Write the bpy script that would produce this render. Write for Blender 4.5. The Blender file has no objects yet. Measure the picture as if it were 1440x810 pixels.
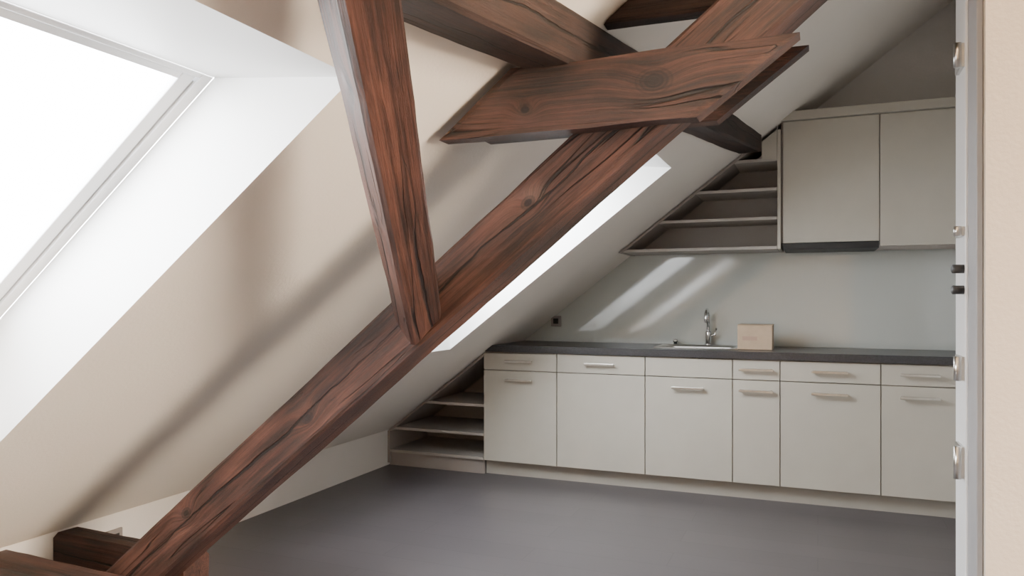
import bpy, bmesh, math, random
from mathutils import Vector, Matrix, noise
random.seed(3)
S=bpy.context.scene
SL=.76; KX=-2.97; KZ=.26; RX=1.3
def rz(x): return KZ+SL*(x-KX)

# ---------------- materials ----------------
def newmat(n):
    m=bpy.data.materials.new(n); m.use_nodes=True
    nt=m.node_tree; b=nt.nodes['Principled BSDF']; return m,nt,b
def plain(n,col,rough=.5,metal=0,bump=0,bscale=60,var=.04,vscale=3,spec=.5):
    m,nt,b=newmat(n)
    tc=nt.nodes.new('ShaderNodeTexCoord')
    no=nt.nodes.new('ShaderNodeTexNoise'); no.inputs['Scale'].default_value=vscale; no.inputs['Detail'].default_value=4
    nt.links.new(tc.outputs['Object'],no.inputs['Vector'])
    cr=nt.nodes.new('ShaderNodeValToRGB')
    cr.color_ramp.elements[0].position=.3; cr.color_ramp.elements[1].position=.7
    cr.color_ramp.elements[0].color=[c*(1-var) for c in col]+[1]
    cr.color_ramp.elements[1].color=[min(1,c*(1+var)) for c in col]+[1]
    nt.links.new(no.outputs['Fac'],cr.inputs['Fac']); nt.links.new(cr.outputs['Color'],b.inputs['Base Color'])
    b.inputs['Roughness'].default_value=rough; b.inputs['Metallic'].default_value=metal
    b.inputs['Specular IOR Level'].default_value=spec
    if bump:
        n2=nt.nodes.new('ShaderNodeTexNoise'); n2.inputs['Scale'].default_value=bscale; n2.inputs['Detail'].default_value=5
        nt.links.new(tc.outputs['Object'],n2.inputs['Vector'])
        bp=nt.nodes.new('ShaderNodeBump'); bp.inputs['Strength'].default_value=bump; bp.inputs['Distance'].default_value=.01
        nt.links.new(n2.outputs['Fac'],bp.inputs['Height']); nt.links.new(bp.outputs['Normal'],b.inputs['Normal'])
    return m
def wood(n,dark,mid,light,seed=0.0,rough=.45,split=None,knots=()):
    m,nt,b=newmat(n); L=nt.links
    tc=nt.nodes.new('ShaderNodeTexCoord')
    def N(t): return nt.nodes.new(t)
    def M(op,a,b2=None,c=None,clamp=False):
        x=N('ShaderNodeMath'); x.operation=op; x.use_clamp=clamp
        for i,v in enumerate((a,b2,c)):
            if v is None: continue
            if isinstance(v,(int,float)): x.inputs[i].default_value=v
            else: L.new(v,x.inputs[i])
        return x.outputs[0]
    def mapped(sc,off=0,src=None):
        mp=N('ShaderNodeMapping'); mp.inputs['Scale'].default_value=sc; mp.inputs['Location'].default_value=(seed+off,seed*2,off)
        L.new(src or tc.outputs['Object'],mp.inputs['Vector']); return mp.outputs['Vector']
    # knots warp the grain around them
    kmask=None; warp=None
    for (kx,kz,kr) in knots:
        sb=N('ShaderNodeVectorMath'); sb.operation='SUBTRACT'; L.new(tc.outputs['Object'],sb.inputs[0]); sb.inputs[1].default_value=(kx,0,kz)
        sc=N('ShaderNodeVectorMath'); sc.operation='MULTIPLY'; L.new(sb.outputs[0],sc.inputs[0]); sc.inputs[1].default_value=(.7,0,1)
        ln=N('ShaderNodeVectorMath'); ln.operation='LENGTH'; L.new(sc.outputs[0],ln.inputs[0])
        wv=M('MULTIPLY_ADD',M('SINE',M('MULTIPLY',ln.outputs['Value'],700)),.18,M('DIVIDE',ln.outputs['Value'],kr))
        mr=N('ShaderNodeMapRange'); mr.inputs['From Min'].default_value=.35; mr.inputs['From Max'].default_value=1.15; L.new(wv,mr.inputs['Value'])
        kmask=mr.outputs[0] if kmask is None else M('MULTIPLY',kmask,mr.outputs[0])
        g2=M('MULTIPLY',M('EXPONENT',M('MULTIPLY',M('POWER',M('DIVIDE',ln.outputs['Value'],kr*1.8),2),-1)),.035)
        warp=g2 if warp is None else M('ADD',warp,g2)
    src=tc.outputs['Object']
    if warp is not None:
        cb=N('ShaderNodeCombineXYZ'); L.new(warp,cb.inputs[2])
        ad=N('ShaderNodeVectorMath'); ad.operation='ADD'; L.new(src,ad.inputs[0]); L.new(cb.outputs[0],ad.inputs[1]); src=ad.outputs[0]
    g=N('ShaderNodeTexNoise'); g.inputs['Scale'].default_value=1; g.inputs['Detail'].default_value=9; g.inputs['Roughness'].default_value=.8; g.inputs['Distortion'].default_value=.4
    L.new(mapped((2.0,80,80),0,src),g.inputs['Vector'])
    big=N('ShaderNodeTexNoise'); big.inputs['Scale'].default_value=1; big.inputs['Detail'].default_value=4
    L.new(mapped((3.2,8,8),3,src),big.inputs['Vector'])
    mx=N('ShaderNodeMix'); mx.data_type='FLOAT'; mx.inputs[0].default_value=.38
    L.new(g.outputs['Fac'],mx.inputs[2]); L.new(big.outputs['Fac'],mx.inputs[3])
    cr=N('ShaderNodeValToRGB'); e=cr.color_ramp.elements
    e[0].position=.42; e[0].color=(*dark,1); e[1].position=.60; e[1].color=(*light,1)
    k=e.new(.5); k.color=(*mid,1)
    L.new(mx.outputs[0],cr.inputs['Fac'])
    c=N('ShaderNodeTexNoise'); c.inputs['Scale'].default_value=1; c.inputs['Detail'].default_value=2; c.inputs['Distortion'].default_value=.2
    L.new(mapped((.6,13,13),7,src),c.inputs['Vector'])
    mr=N('ShaderNodeMapRange'); mr.inputs['From Min'].default_value=.001; mr.inputs['From Max'].default_value=.008
    L.new(M('ABSOLUTE',M('SUBTRACT',c.outputs['Fac'],.5)),mr.inputs['Value'])
    msk=N('ShaderNodeTexNoise'); msk.inputs['Scale'].default_value=1; L.new(mapped((1.6,4,4),11),msk.inputs['Vector'])
    mr2=N('ShaderNodeMapRange'); mr2.inputs['From Min'].default_value=.46; mr2.inputs['From Max'].default_value=.54
    mr2.inputs['To Min'].default_value=1; mr2.inputs['To Max'].default_value=0
    L.new(msk.outputs['Fac'],mr2.inputs['Value'])
    h=M('MAXIMUM',mr.outputs[0],mr2.outputs[0])
    if split is not None:   # long drying split along the timber
        sp=N('ShaderNodeSeparateXYZ'); L.new(tc.outputs['Object'],sp.inputs[0])
        wn=N('ShaderNodeTexNoise'); wn.noise_dimensions='1D'; wn.inputs['Scale'].default_value=2.2; wn.inputs['Detail'].default_value=6
        L.new(M('ADD',sp.outputs[0],seed*3.1),wn.inputs['W'])
        off=M('MULTIPLY_ADD',wn.outputs['Fac'],.05,split-.025)
        dz=M('ABSOLUTE',M('SUBTRACT',sp.outputs[2],off)); dy=M('ABSOLUTE',M('SUBTRACT',sp.outputs[1],off))
        wm=N('ShaderNodeTexNoise'); wm.noise_dimensions='1D'; wm.inputs['Scale'].default_value=1.1; wm.inputs['Detail'].default_value=3
        L.new(M('ADD',sp.outputs[0],seed*5+4),wm.inputs['W'])
        wid=M('MULTIPLY_ADD',wm.outputs['Fac'],.016,-.0045)
        wid=M('MAXIMUM',wid,.0001)
        q=M('DIVIDE',M('MINIMUM',dz,dy),wid)
        mq=N('ShaderNodeMapRange'); mq.inputs['From Min'].default_value=.6; mq.inputs['From Max'].default_value=1.1; L.new(q,mq.inputs['Value'])
        h=M('MULTIPLY',h,mq.outputs[0])
    mul=N('ShaderNodeMix'); mul.data_type='RGBA'; mul.inputs[6].default_value=(.008,.004,.0035,1)
    L.new(h,mul.inputs[0]); L.new(cr.outputs['Color'],mul.inputs[7]); out=mul.outputs[2]
    if kmask is not None:
        m3=N('ShaderNodeMix'); m3.data_type='RGBA'; m3.inputs[6].default_value=(dark[0]*.7,dark[1]*.7,dark[2]*.8,1)
        L.new(kmask,m3.inputs[0]); L.new(out,m3.inputs[7]); out=m3.outputs[2]
    L.new(out,b.inputs['Base Color'])
    rr_=N('ShaderNodeMapRange'); rr_.inputs['To Min'].default_value=rough-.1; rr_.inputs['To Max'].default_value=rough+.2; L.new(g.outputs['Fac'],rr_.inputs['Value'])
    L.new(rr_.outputs[0],b.inputs['Roughness'])
    bp=N('ShaderNodeBump'); bp.inputs['Strength'].default_value=.9; bp.inputs['Distance'].default_value=.011
    L.new(M('MULTIPLY_ADD',g.outputs['Fac'],.8,h),bp.inputs['Height']); L.new(bp.outputs['Normal'],b.inputs['Normal'])
    return m
M_roof=plain('plaster_cream',(.81,.765,.695),.85,bump=.12,bscale=90,var=.012)
M_wall=plain('plaster_white',(.77,.75,.72),.85,bump=.1,bscale=90,var=.012)
M_warm=plain('plaster_warm',(.74,.65,.54),.85,bump=.1,bscale=90,var=.02)
M_lining=plain('skylight_lining',(.92,.92,.91),.5,var=.01)
M_frame=plain('window_frame_white',(.90,.91,.92),.35,var=.01)
M_cab=plain('cabinet_greige',(.47,.445,.385),.38,var=.03,vscale=6,bump=.03,bscale=200)
M_cab2=plain('cabinet_carcass',(.31,.275,.25),.5,var=.03)
M_shelf=plain('shelf_board_taupe',(.42,.39,.355),.45,var=.03)
M_plinth=plain('plinth',(.35,.33,.29),.5)
M_top=plain('countertop_dark',(.040,.040,.044),.3,var=.3,vscale=120)
M_steel=plain('brushed_steel',(.68,.67,.64),.28,metal=1,var=.05,vscale=40)
M_chrome=plain('chrome',(.75,.75,.76),.1,metal=1,var=.02)
M_black=plain('black_plastic',(.02,.02,.02),.55)
M_splash=plain('backsplash_glass',(.51,.54,.515),.06,var=.01,spec=.9)
M_card=plain('cardboard',(.48,.36,.25),.8,var=.06,vscale=20)
M_label=plain('printed_label',(.40,.27,.20),.7)
M_sock=plain('socket_grey',(.28,.26,.25),.5)
M_seal=plain('rubber_seal',(.45,.46,.47),.6)
M_socw=plain('sensor_white',(.6,.6,.6),.5)
M_jamb=plain('jamb_grey',(.30,.30,.31),.5)
M_jambw=plain('jamb_white',(.76,.77,.78),.4)
C3=((.018,.009,.007),(.062,.025,.017),(.135,.056,.038))
W=[wood('timber_strut_wood',*C3,seed=0.3,split=.004,knots=[(1.734,-.012,.022),(2.75,.02,.018),(1.1,.03,.02)]),
   wood('timber_board_wood',*C3,seed=1.7,knots=[(.138,.0105,.034),(-.22,-.03,.014)]),
   wood('timber_board_rear_wood',*C3,seed=3.4,knots=[(.1,.0,.02)]),
   wood('timber_brace_wood',*C3,seed=5.1,split=.012,knots=[(.55,.01,.014),(1.0,-.01,.016)])]
WD=wood('timber_dark',(.012,.008,.007),(.036,.019,.015),(.070,.036,.027),seed=9.3,rough=.55,split=.0)
# floor
m,nt,b=newmat('floor_grey_vinyl'); M_floor=m; L=nt.links
tc=nt.nodes.new('ShaderNodeTexCoord')
br=nt.nodes.new('ShaderNodeTexBrick'); br.inputs['Scale'].default_value=1; br.inputs['Brick Width'].default_value=1.3; br.inputs['Row Height'].default_value=.19
br.inputs['Mortar Size'].default_value=.0018; br.inputs['Color1'].default_value=(.074,.067,.071,1); br.inputs['Color2'].default_value=(.083,.075,.079,1); br.inputs['Mortar'].default_value=(.055,.050,.053,1)
L.new(tc.outputs['Object'],br.inputs['Vector'])
n1=nt.nodes.new('ShaderNodeTexNoise'); n1.inputs['Scale'].default_value=1.6; n1.inputs['Detail'].default_value=3; L.new(tc.outputs['Object'],n1.inputs['Vector'])
mr=nt.nodes.new('ShaderNodeMapRange'); mr.inputs['To Min'].default_value=.85; mr.inputs['To Max'].default_value=1.15; L.new(n1.outputs['Fac'],mr.inputs['Value'])
vm=nt.nodes.new('ShaderNodeVectorMath'); vm.operation='MULTIPLY'; L.new(br.outputs['Color'],vm.inputs[0]); L.new(mr.outputs[0],vm.inputs[1])
L.new(vm.outputs[0],b.inputs['Base Color'])
b.inputs['Roughness'].default_value=.36
# glass
m,nt,b=newmat('window_glass'); M_glass=m
nt.nodes.remove(b); tr=nt.nodes.new('ShaderNodeBsdfTransparent'); gl=nt.nodes.new('ShaderNodeBsdfGlossy'); gl.inputs['Roughness'].default_value=.02
mi=nt.nodes.new('ShaderNodeMixShader'); mi.inputs[0].default_value=.06
nt.links.new(tr.outputs[0],mi.inputs[1]); nt.links.new(gl.outputs[0],mi.inputs[2]); nt.links.new(mi.outputs[0],nt.nodes['Material Output'].inputs[0])

# ---------------- helpers ----------------
def empty(name,loc=(0,0,0)):
    e=bpy.data.objects.new(name,None); e.location=loc; e.empty_display_size=.1; S.collection.objects.link(e); return e
def finish(name,bm,mat,parent=None,bevel=0,smooth=False,center=True,mw=None):
    bmesh.ops.recalc_face_normals(bm,faces=bm.faces)
    if center and mw is None:
        vs=[v.co for v in bm.verts]
        c=Vector([(min(v[i] for v in vs)+max(v[i] for v in vs))/2 for i in range(3)])
        bmesh.ops.translate(bm,verts=bm.verts,vec=-c); mw=Matrix.Translation(c)
    me=bpy.data.meshes.new(name); bm.to_mesh(me); bm.free()
    if smooth:
        for p in me.polygons: p.use_smooth=True
    o=bpy.data.objects.new(name,me); S.collection.objects.link(o)
    if mat: me.materials.append(mat)
    if mw is not None: o.matrix_world=mw
    if parent:
        o.parent=parent; o.matrix_parent_inverse=Matrix.Translation(-Vector(parent.location))
    if bevel:
        md=o.modifiers.new('bev','BEVEL'); md.width=bevel; md.segments=2; md.limit_method='ANGLE'
    return o
def box(name,x0,x1,y0,y1,z0,z1,mat,parent=None,bevel=0):
    bm=bmesh.new(); bmesh.ops.create_cube(bm,size=1)
    for v in bm.verts: v.co=Vector(((x0+x1)/2+v.co.x*(x1-x0),(y0+y1)/2+v.co.y*(y1-y0),(z0+z1)/2+v.co.z*(z1-z0)))
    return finish(name,bm,mat,parent,bevel)
def prism(name,pts,y0,y1,mat,parent=None,bevel=0,axis='y'):
    bm=bmesh.new()
    f=(lambda p,q:(p[0],q,p[1])) if axis=='y' else ((lambda p,q:(p[0],p[1],q)) if axis=='z' else (lambda p,q:(q,p[0],p[1])))
    a=[bm.verts.new(f(p,y0)) for p in pts]; c=[bm.verts.new(f(p,y1)) for p in pts]
    bm.faces.new(a); bm.faces.new(c[::-1])
    for i in range(len(pts)):
        j=(i+1)%len(pts); bm.faces.new((a[i],a[j],c[j],c[i]))
    return finish(name,bm,mat,parent,bevel)
def polys(name,faces,mat,parent=None):
    bm=bmesh.new()
    for f in faces: bm.faces.new([bm.verts.new(p) for p in f])
    bmesh.ops.remove_doubles(bm,verts=bm.verts,dist=1e-5)
    return finish(name,bm,mat,parent)
def tube(name,pts,r,mat,parent=None,seg=14,radii=None):
    bm=bmesh.new(); rings=[]
    pts=[Vector(p) for p in pts]
    for i,p in enumerate(pts):
        d=(pts[min(i+1,len(pts)-1)]-pts[max(i-1,0)]).normalized()
        u=d.orthogonal().normalized() if i==0 else (pu-d*pu.dot(d)).normalized()
        pu=u; w=d.cross(u); rr=radii[i] if radii else r
        rings.append([bm.verts.new(p+(u*math.cos(t)+w*math.sin(t))*rr) for t in [2*math.pi*k/seg for k in range(seg)]])
    for a,c in zip(rings,rings[1:]):
        for k in range(seg): bm.faces.new((a[k],a[(k+1)%seg],c[(k+1)%seg],c[k]))
    bm.faces.new(rings[0]); bm.faces.new(rings[-1])
    o=finish(name,bm,mat,parent,0,True)
    return o
def beam(name,p0,p1,w,h,up,mat,cuts=(),parent=None,jit=.006,ch=.010,seed=0,taper=1.0):
    p0=Vector(p0);p1=Vector(p1);d=(p1-p0);Ln=d.length;d.normalize()
    z=Vector(up);z=(z-d*z.dot(d)).normalized();y=z.cross(d)
    mw=Matrix((( d.x,y.x,z.x,p0.x),(d.y,y.y,z.y,p0.y),(d.z,y.z,z.z,p0.z),(0,0,0,1)))
    bm=bmesh.new(); n=max(6,int(Ln/.06)); rings=[]
    a=w/2;b2=h/2
    cs=[]
    for (sx,sz) in ((1,1),(-1,1),(-1,-1),(1,-1)):
        if sx*sz>0: cs+= [(sx*a,sz*(b2-ch)),(sx*(a-ch),sz*b2)]
        else: cs+= [(sx*(a-ch),sz*b2),(sx*a,sz*(b2-ch))]
    for i in range(n+1):
        t=i/n; k=1+(taper-1)*t; ring=[]
        for j,(cy,cz) in enumerate(cs):
            q=Vector((t*Ln*2.3+seed*7,cy*9,cz*9+seed))
            nz=noise.noise(q)*jit; nz2=noise.noise(q*4.1)*jit*.4
            r=Vector((cy,cz)).normalized()
            ring.append(bm.verts.new((t*Ln,cy*k+r.x*(nz+nz2),cz*k+r.y*(nz+nz2))))
        rings.append(ring)
    for A,C in zip(rings,rings[1:]):
        for k in range(8): bm.faces.new((A[k],A[(k+1)%8],C[(k+1)%8],C[k]))
    bm.faces.new(rings[0]); bm.faces.new(rings[-1])
    inv=mw.inverted()
    for co,no in cuts:
        lc=inv@Vector(co); ln=inv.to_3x3()@Vector(no)
        r=bmesh.ops.bisect_plane(bm,geom=bm.verts[:]+bm.edges[:]+bm.faces[:],plane_co=lc,plane_no=ln,clear_outer=True)
        ed=[e for e in bm.edges if e.is_boundary]
        if ed: bmesh.ops.holes_fill(bm,edges=ed,sides=0)
    return finish(name,bm,mat,parent,0,False,False,mw)

# ---------------- room shell ----------------
Y0,Y1=-3.0,5.4
def roof(name,opens,mir,mat):
    X=lambda x:(2*RX-x) if mir else x
    xs=sorted({KX,RX}|{o[0] for o in opens}|{o[1] for o in opens}); ys=sorted({Y0,Y1}|{o[2] for o in opens}|{o[3] for o in opens})
    F=[]
    for x0,x1 in zip(xs,xs[1:]):
        for y0,y1 in zip(ys,ys[1:]):
            cx,cy=(x0+x1)/2,(y0+y1)/2
            if any(o[0]<cx<o[1] and o[2]<cy<o[3] for o in opens): continue
            F.append([(X(x0),y0,rz(x0)),(X(x1),y0,rz(x1)),(X(x1),y1,rz(x1)),(X(x0),y1,rz(x0))])
    polys(name,F,mat)
OFF=.364
def skylight(idx,o,mir,portal=True):
    X=lambda x:(2*RX-x) if mir else x
    x0,x1,y0,y1=o; e=empty('window_%d'%idx,(X((x0+x1)/2),(y0+y1)/2,rz((x0+x1)/2)+.2))
    xo=x1-.42; A=(x0,rz(x0));B=(x0,rz(x0)+OFF);C=(xo,rz(xo)+OFF);D=(x1,rz(x1))
    P=lambda q,y:(X(q[0]),y,q[1])
    F=[[P(A,y0),P(B,y0),P(B,y1),P(A,y1)],[P(D,y0),P(C,y0),P(C,y1),P(D,y1)],
       [P(A,y1),P(B,y1),P(C,y1),P(D,y1)],[P(A,y0),P(B,y0),P(C,y0),P(D,y0)]]
    polys('lining',F,M_lining,e)
    n=Vector((-.605,0,.796)); s=Vector((.796,0,.605))
    base=Vector((x0,0,rz(x0)+OFF)); Ls=(Vector((xo,0,rz(xo)+OFF))-base).length
    def bar(nm,s0,s1,ya,yb,n0,n1,mat):
        bm=bmesh.new(); bmesh.ops.create_cube(bm,size=1)
        for v in bm.verts:
            p=base+s*((s0+s1)/2+v.co.x*(s1-s0))+n*((n0+n1)/2+v.co.z*(n1-n0)); p.y=(ya+yb)/2+v.co.y*(yb-ya); p.x=X(p.x); v.co=p
        finish(nm,bm,mat,e,.003 if mat is M_frame else 0)
    def ring(nm,ins,wd,tw,ti,n0,n1):
        bar(nm+'_far',ins,Ls-ti,y1-ins-wd,y1-ins,n0,n1,M_frame); bar(nm+'_near',ins,Ls-ti,y0+ins,y0+ins+wd,n0,n1,M_frame)
        bar(nm+'_low',ins,ins+wd,y0+ins+wd,y1-ins-wd,n0,n1,M_frame); bar(nm+'_top',Ls-ti-tw,Ls-ti,y0+ins+wd,y1-ins-wd,n0,n1,M_frame)
    ring('frame',0,.034,.018,0,.0,.035); ring('sash',.039,.04,.022,.021,.008,.03)
    bar('seal',.036,Ls-.036,y1-.039,y1-.034,.01,.025,M_seal)
    bar('glass',.07,Ls-.035,y0+.07,y1-.07,.018,.022,M_glass)
    c=base+s*(Ls/2)+n*.05; c.y=(y0+y1)/2; c.x=X(c.x); nn=Vector((n.x*(-1 if mir else 1),0,n.z))
    li=bpy.data.lights.new('skylight_daylight','AREA'); li.shape='RECTANGLE'
    li.size=Ls; li.size_y=y1-y0
    if portal: li.cycles.is_portal=True
    ob=bpy.data.objects.new('skylight_daylight',li); S.collection.objects.link(ob)
    zx=nn; xx=Vector((s.x*(-1 if mir else 1),0,s.z)); yy=zx.cross(xx)
    ob.matrix_world=Matrix(((xx.x,yy.x,zx.x,c.x),(xx.y,yy.y,zx.y,c.y),(xx.z,yy.z,zx.z,c.z),(0,0,0,1)))
    ob.parent=e; ob.matrix_parent_inverse=Matrix.Translation(-Vector(e.location))
    return li
S1=(-2.24,-1.0,.3,1.47); S2=(-2.09,-.74,3.2,4.1); S3=(-2.4,-.1,.5,1.88)
roof('ceiling_slope_left',[S1,S2],False,M_roof); roof('ceiling_slope_right',[S3],True,M_roof)
skylight(1,S1,False); skylight(2,S2,False)
l3=skylight(3,S3,True,False); l3.energy=820; l3.color=(1,.72,.44)
XR=2*RX-KX
box('floor',KX-.1,XR+.1,Y0-.1,Y1+.1,-.1,0,M_floor)
box('wall_left',KX-.1,KX,Y0,Y1,0,KZ,M_wall); box('wall_right',XR,XR+.1,Y0,Y1,0,KZ,M_wall)
gable=[(KX,0),(XR,0),(XR,KZ),(RX,rz(RX)),(KX,KZ)]
prism('wall_back',gable,Y1,Y1+.1,M_wall); prism('wall_front',gable,Y0-.1,Y0,M_warm)
PX=.357
prism('wall_partition',[(PX,0),(XR,0),(XR,KZ),(RX,rz(RX)),(PX,rz(PX))],2.0,2.26,M_warm)
KR=.98
prism('wall_kitchen_side',[(KR,0),(KR+.12,0),(KR+.12,rz(KR+.12)),(KR,rz(KR))],2.26,Y1,M_wall)

# door jamb with hardware
d=empty('door_1',(.35,2.13,1.1))
box('frame_outer',.337,.356,2.13,2.27,0,2.1,M_jambw,d,.003)
box('frame_inner',.342,.356,2.02,2.128,0,2.1,M_jamb,d,.003)
for z,hh in ((1.846,.03),(1.408,.012),(1.066,.03),(.832,.04)):
    box('hinge_plate',.328,.338,2.14,2.22,z-hh,z+hh,M_steel,d,.002)
    tube('hinge_knuckle',[(.322,2.14,z-hh),(.322,2.14,z+hh)],.009,M_steel,d)
for z in (1.314,1.262):
    tube('latch_bolt',[(.34,2.15,z),(.312,2.14,z)],.011,M_black,d)

# ---------------- timber ----------------
ROOFCUT=((KX,0,KZ-.004),(-.605,0,.796))
t=Vector((-1.185,2.08,1.154)); dd=Vector((1,0,.81)).normalized()
beam('timber_strut',t-dd*2.2,t+dd*2.2,.16,.165,(0,0,1),W[0],cuts=[((0,0,.0),(0,0,-1)),((PX-.001,0,0),(1,0,0))],seed=1)
ct=empty('timber_collar_tie',(-.5,2.08,1.8))
def board(name,pts,y0,y1,mat,parent,seed):
    bm=bmesh.new(); (ax,az),(bx,bz),(cx,cz),(dx_,dz_)=pts; nx,nz_=26,6; G=[]
    for s_,yy in ((0,y0),(1,y1)):
        rows=[]
        for j in range(nz_+1):
            v=j/nz_; row=[]
            for i in range(nx+1):
                u=i/nx
                x=(ax*(1-u)+bx*u)*(1-v)+(dx_*(1-u)+cx*u)*v; z=(az*(1-u)+bz*u)*(1-v)+(dz_*(1-u)+cz*u)*v
                e=.004*noise.noise(Vector((x*5+seed*9,z*14,s_*3)))
                edge=min(j,nz_-j)
                z+=(.006*noise.noise(Vector((x*4,seed*5,v*7))) if edge==0 else 0)
                y=yy+(e if s_==0 else -e)*.6+(.006 if s_==0 else -.006)*(1 if (edge==0 or i in (0,nx)) else 0)
                row.append(bm.verts.new((x,y,z)))
            rows.append(row)
        G.append(rows)
    for rows in G:
        for j in range(nz_):
            for i in range(nx): bm.faces.new((rows[j][i],rows[j][i+1],rows[j+1][i+1],rows[j+1][i]))
    A_,B_=G
    for i in range(nx):
        bm.faces.new((A_[0][i],A_[0][i+1],B_[0][i+1],B_[0][i])); bm.faces.new((A_[nz_][i],A_[nz_][i+1],B_[nz_][i+1],B_[nz_][i]))
    for j in range(nz_):
        bm.faces.new((A_[j][0],A_[j+1][0],B_[j+1][0],B_[j][0])); bm.faces.new((A_[j][nx],A_[j+1][nx],B_[j+1][nx],B_[j][nx]))
    return finish(name,bm,mat,parent)
board('front_board',[(-1.02,1.70),(-.285,1.70),(-.04,1.883),(-.795,1.883)],1.925,1.996,W[1],ct,1)
board('rear_board',[(-.985,1.742),(-.264,1.742),(-.022,1.925),(-.765,1.925)],2.164,2.23,W[2],ct,2)
beam('timber_ridge_tie',(-.62,2.2,2.13),(.33,2.2,2.13),.07,.14,(0,0,1),WD,cuts=[ROOFCUT],seed=4)
beam('timber_purlin',(-.76,1.22,1.885),(-.40,4.93,2.235),.15,.15,(0,0,1),WD,cuts=[ROOFCUT],seed=5)
A=Vector((-1.108,1.95,1.219));B=Vector((-.751,1.12,1.768)); ab=(B-A).normalized()
beam('timber_brace',A-ab*.105,B+ab*.45,.115,.115,(-.605,0,.796),W[3],cuts=[ROOFCUT,((0,1.998,0),(0,1,0))],seed=6)
beam('timber_sill_beam',(KX+.002,1.930,.165),(-2.15,1.930,.15),.125,.17,(0,0,1),W[2],seed=7,ch=.02,cuts=[ROOFCUT])
beam('timber_sill_beam',(KX+.002,2.235,.165),(-2.25,2.235,.15),.13,.18,(0,0,1),W[3],seed=8,ch=.02,cuts=[ROOFCUT])

# ---------------- kitchen ----------------
YF=4.8; ZB,ZC,ZT=.10,.87,.915
xs=[-2.183,-1.638,-1.035,-.489,-.211,.338,.733]
kb=empty('kitchen_base_cabinets',(-.7,5.1,.45))
box('carcass',xs[0]+.02,.79,YF+.022,5.39,ZB,.73,M_cab2,kb)
prism('side_panel',[(xs[0],ZB),(xs[0]+.018,ZB),(xs[0]+.018,ZC-.002),(-2.168,ZC-.002),(xs[0],rz(xs[0])-.003)],YF+.022,5.39,M_cab2,kb)
box('top_rail',xs[0]+.02,.79,YF+.022,YF+.04,.73,ZC-.002,M_cab2,kb)
box('plinth',xs[0],.79,YF+.05,YF+.07,0,ZB,M_plinth,kb)
box('filler_panel',.737,.79,YF,YF+.02,ZB,ZC-.006,M_cab,kb,.0015)
g=.0028; ZD=.74
def handle(xc,z,par,ln=.20):
    box('handle_bar',xc-ln/2,xc+ln/2,YF-.036,YF-.024,z-.007,z+.007,M_steel,par,.002)
    for sx in (-1,1): box('handle_post',xc+sx*(ln/2-.012)-.006,xc+sx*(ln/2-.012)+.006,YF-.026,YF,z-.006,z+.006,M_steel,par,.001)
for i in range(6):
    a,b=xs[i]+g,xs[i+1]-g; xc=(a+b)/2
    if i==0:
        prism('drawer_front',[(a,ZD+g),(b,ZD+g),(b,ZC-.008),(a,min(ZC-.008,rz(a)-.004))],YF,YF+.02,M_cab,kb,.0015)
    else: box('drawer_front',a,b,YF,YF+.02,ZD+g,ZC-.008,M_cab,kb,.0015)
    box('door_front',a,b,YF,YF+.02,ZB+.002,ZD-g,M_cab,kb,.0015)
    if i!=2: handle(xc,.805,kb)
    if i!=1: handle(xc,.675,kb)
kc=empty('kitchen_countertop',(-.7,5.1,ZT))
sx0,sx1,sy0,sy1=-.99,-.49,4.93,5.27
prism('slab_left',[(-2.165,ZC),(sx0,ZC),(sx0,ZT),(-2.112,ZT)],YF-.02,5.39,M_top,kc)
box('slab_right',sx1,KR-.002,YF-.02,5.39,ZC,ZT,M_top,kc)
box('slab_front',sx0,sx1,YF-.02,sy0,ZC,ZT,M_top,kc); box('slab_rear',sx0,sx1,sy1,5.39,ZC,ZT,M_top,kc)
sk=empty('kitchen_sink',((sx0+sx1)/2,5.1,ZT))
bm=bmesh.new()
def rr(x0,x1,y0,y1,r,z,n=5):
    out=[]
    for cx,cy,a0 in ((x1-r,y1-r,0),(x0+r,y1-r,90),(x0+r,y0+r,180),(x1-r,y0+r,270)):
        for k in range(n+1):
            a=math.radians(a0+90*k/n); out.append(bm.verts.new((cx+r*math.cos(a),cy+r*math.sin(a),z)))
    return out
R=[rr(sx0-.02,sx1+.02,sy0-.02,sy1+.02,.03,ZT+.001),rr(sx0-.018,sx1+.018,sy0-.018,sy1+.018,.03,ZT+.006),rr(sx0+.01,sx1-.01,sy0+.01,sy1-.01,.04,ZT+.006),rr(sx0+.02,sx1-.02,sy0+.02,sy1-.02,.05,ZT-.01),rr(sx0+.03,sx1-.03,sy0+.03,sy1-.03,.05,ZT-.16),rr(sx0+.06,sx1-.06,sy0+.06,sy1-.06,.05,ZT-.175)]
for a,c in zip(R,R[1:]):
    for k in range(len(a)): bm.faces.new((a[k],a[(k+1)%len(a)],c[(k+1)%len(a)],c[k]))
bm.faces.new(R[-1])
finish('basin',bm,M_steel,sk,0,True)
tube('drain',[(-.74,5.1,ZT-.174),(-.74,5.1,ZT-.168)],.04,M_chrome,sk)
fa=empty('kitchen_faucet',(-.70,5.32,ZT))
fx,fy=-.705,5.325
tube('base',[(fx,fy,ZT),(fx,fy,ZT+.012),(fx,fy,ZT+.014),(fx,fy,ZT+.09),(fx,fy,ZT+.10)],.02,M_chrome,fa,radii=[.027,.027,.021,.021,.017])
arc=[(fx,fy,ZT+.09),(fx,fy,ZT+.19)]+[(fx,fy-.06+.06*math.cos(a),ZT+.19+.06*math.sin(a)) for a in [math.pi*k/10 for k in range(1,11)]]+[(fx,fy-.12,ZT+.16)]
tube('spout',arc,.011,M_chrome,fa)
tube('lever',[(fx+.015,fy,ZT+.07),(fx+.045,fy,ZT+.075),(fx+.055,fy,ZT+.12)],.007,M_chrome,fa)
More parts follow.
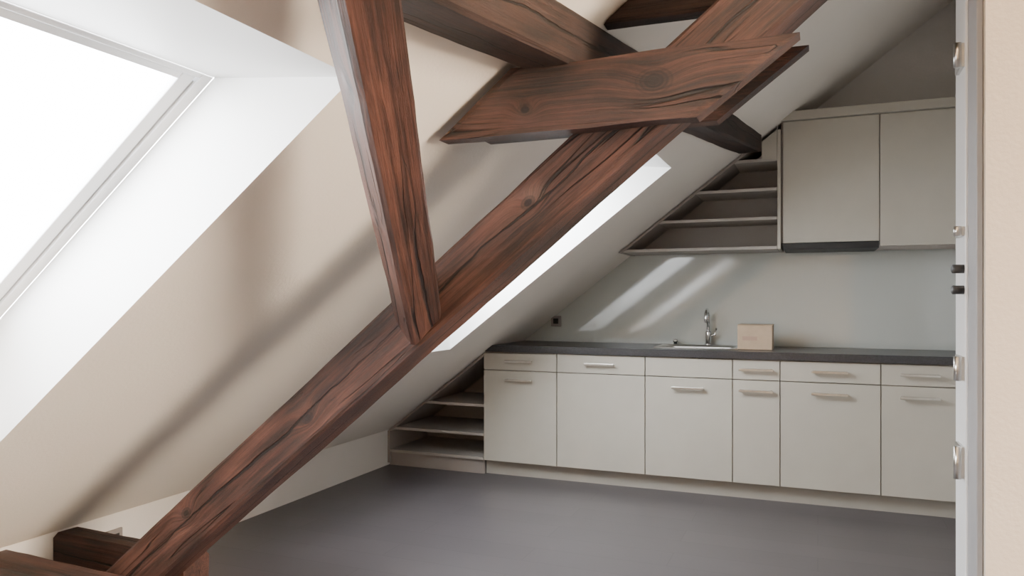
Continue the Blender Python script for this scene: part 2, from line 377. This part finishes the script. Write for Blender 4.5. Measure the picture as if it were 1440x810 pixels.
tube('drain_knob',[(-.93,5.315,ZT),(-.93,5.315,ZT+.02),(-.93,5.315,ZT+.022),(-.93,5.315,ZT+.04)],.01,M_chrome,fa,radii=[.012,.012,.018,.018])
cb=empty('cardboard_box',(-.37,5.05,ZT+.08))
bx0,bx1,by0,by1,bh=-.475,-.265,4.96,5.16,.155
box('carton',bx0,bx1,by0,by1,ZT+.001,ZT+bh,M_card,cb,.003)
box('lid_flap_a',bx0-.002,(bx0+bx1)/2-.001,by0-.002,by1+.002,ZT+bh,ZT+bh+.004,M_card,cb,.001)
box('lid_flap_b',(bx0+bx1)/2+.001,bx1+.002,by0-.002,by1+.002,ZT+bh,ZT+bh+.004,M_card,cb,.001)
box('label',bx0+.03,bx0+.12,by0-.0015,by0-.0003,ZT+.06,ZT+.085,M_label,cb)
prism('glass_backsplash',[(-2.105,ZT+.001),(KR-.003,ZT+.001),(KR-.003,1.553),(-1.272,1.553)],5.385,5.398,M_splash)
# upper cabinets
YU=5.0; UB,UT=1.555,2.355
ku=empty('kitchen_wall_cabinets',(.3,5.2,1.95)); ux=[-.214,.345,.85]
box('carcass',ux[0]-.0,.95,YU+.022,5.39,UB+.035,UT,M_cab2,ku)
box('door_front_a',ux[0]+.012,ux[1]-g,YU,YU+.02,UB+.035,UT-.003,M_cab,ku,.0015)
box('door_front_b',ux[1]+g,.95,YU,YU+.02,UB+.003,UT-.003,M_cab,ku,.0015)
prism('cornice',[(-.262,UT),(.975,UT),(.975,UT+.055),(-.192,UT+.055)],YU-.03,5.39,M_cab,ku,.002)
box('side_panel',ux[0]-.022,ux[0]-.002,YU-.002,5.39,UB,rz(ux[0]-.022)-.03 if rz(ux[0]-.022)<UT else UT-.001,M_cab,ku,.001)
box('range_hood',ux[0]+.014,ux[1]-.004,YU-.004,5.37,UB-.008,UB+.032,M_black,None,.002)
def shelf(name,y0,zs,xr,zb,zt,left):
    e=empty(name,(xr-.3,5.2,zb+.3)); th=.018
    for z in zs:
        xl=KX+(z+th-KZ)/SL+.004
        prism('shelf_board',[(KX+(z-KZ)/SL+.006,z),(xr-.001,z),(xr-.001,z+th),(xl+.002,z+th)],y0+.004,5.38,M_shelf,e)
    a=KX+(zb-KZ)/SL
    top=min(zt,rz(xr))
    pts=[(a+.01,zb),(xr-.001,zb),(xr-.001,rz(xr)-.01 if rz(xr)<zt else zt)]
    if rz(xr)>=zt: pts.append((KX+(zt-KZ)/SL+.01,zt))
    prism('back_panel',pts,5.38,5.384,M_cab2,e)
    s0=(max(a,KX)+.004,max(zb,KZ)); s1=(KX+(top-KZ)/SL+.004,top)
    prism('sloping_cheek',[(s0[0],s0[1]-.004),(s0[0]+.026,s0[1]-.004),(s1[0],s1[1]-.024),(s1[0],s1[1]-.004)],y0,5.38,M_cab2,e)
    return e
shelf('sloped_wall_shelf',YU,[1.555,1.742,1.926,2.112],ux[0]-.024,UB,UT,True)
prism('top_infill',[(-.33,2.255),(-.238,2.325),(-.238,2.12),(-.33,2.13)],YU,YU+.018,M_cab,bpy.data.objects['sloped_wall_shelf'])
e=shelf('sloped_floor_shelf',YF,[.10,.27,.476],xs[0]-.003,ZB,ZC,True)
box('plinth',KX+.01,xs[0]-.003,YF+.02,YF+.04,0,ZB-.001,M_cab2,e)
box('left_cheek',KX+.002,KX+.02,YF,5.38,.02,.255,M_cab2,e)

so=empty('wall_socket',(KX+.01,2.45,.15))
box('plate',KX,KX+.012,2.40,2.50,.09,.19,M_sock,so,.003); box('insert',KX+.012,KX+.016,2.42,2.48,.11,.17,M_black,so,.002)
so=empty('wall_socket',(-1.86,5.38,1.08))
box('plate',-1.88,-1.80,5.372,5.384,1.03,1.11,M_sock,so,.003); box('insert',-1.86,-1.82,5.366,5.372,1.05,1.09,M_black,so,.002)
beam('ceiling_sensor',(-.88,2.46,1.815),(-.81,2.46,1.868),.05,.03,(0,0,1),M_socw,jit=0,ch=.004)

# ---------------- world / camera ----------------
w=bpy.data.worlds.new('overcast_sky'); S.world=w; w.use_nodes=True
bg=w.node_tree.nodes['Background']; bg.inputs['Color'].default_value=(.95,.975,1.0,1); bg.inputs['Strength'].default_value=35
cam=bpy.data.cameras.new('camera'); co=bpy.data.objects.new('camera',cam); S.collection.objects.link(co)
co.location=(0,0,1.24); co.rotation_euler=(math.pi/2,0,math.radians(22.27))
cam.sensor_width=36; cam.lens=26.25; cam.shift_y=15/1440; cam.clip_start=.02
S.camera=co
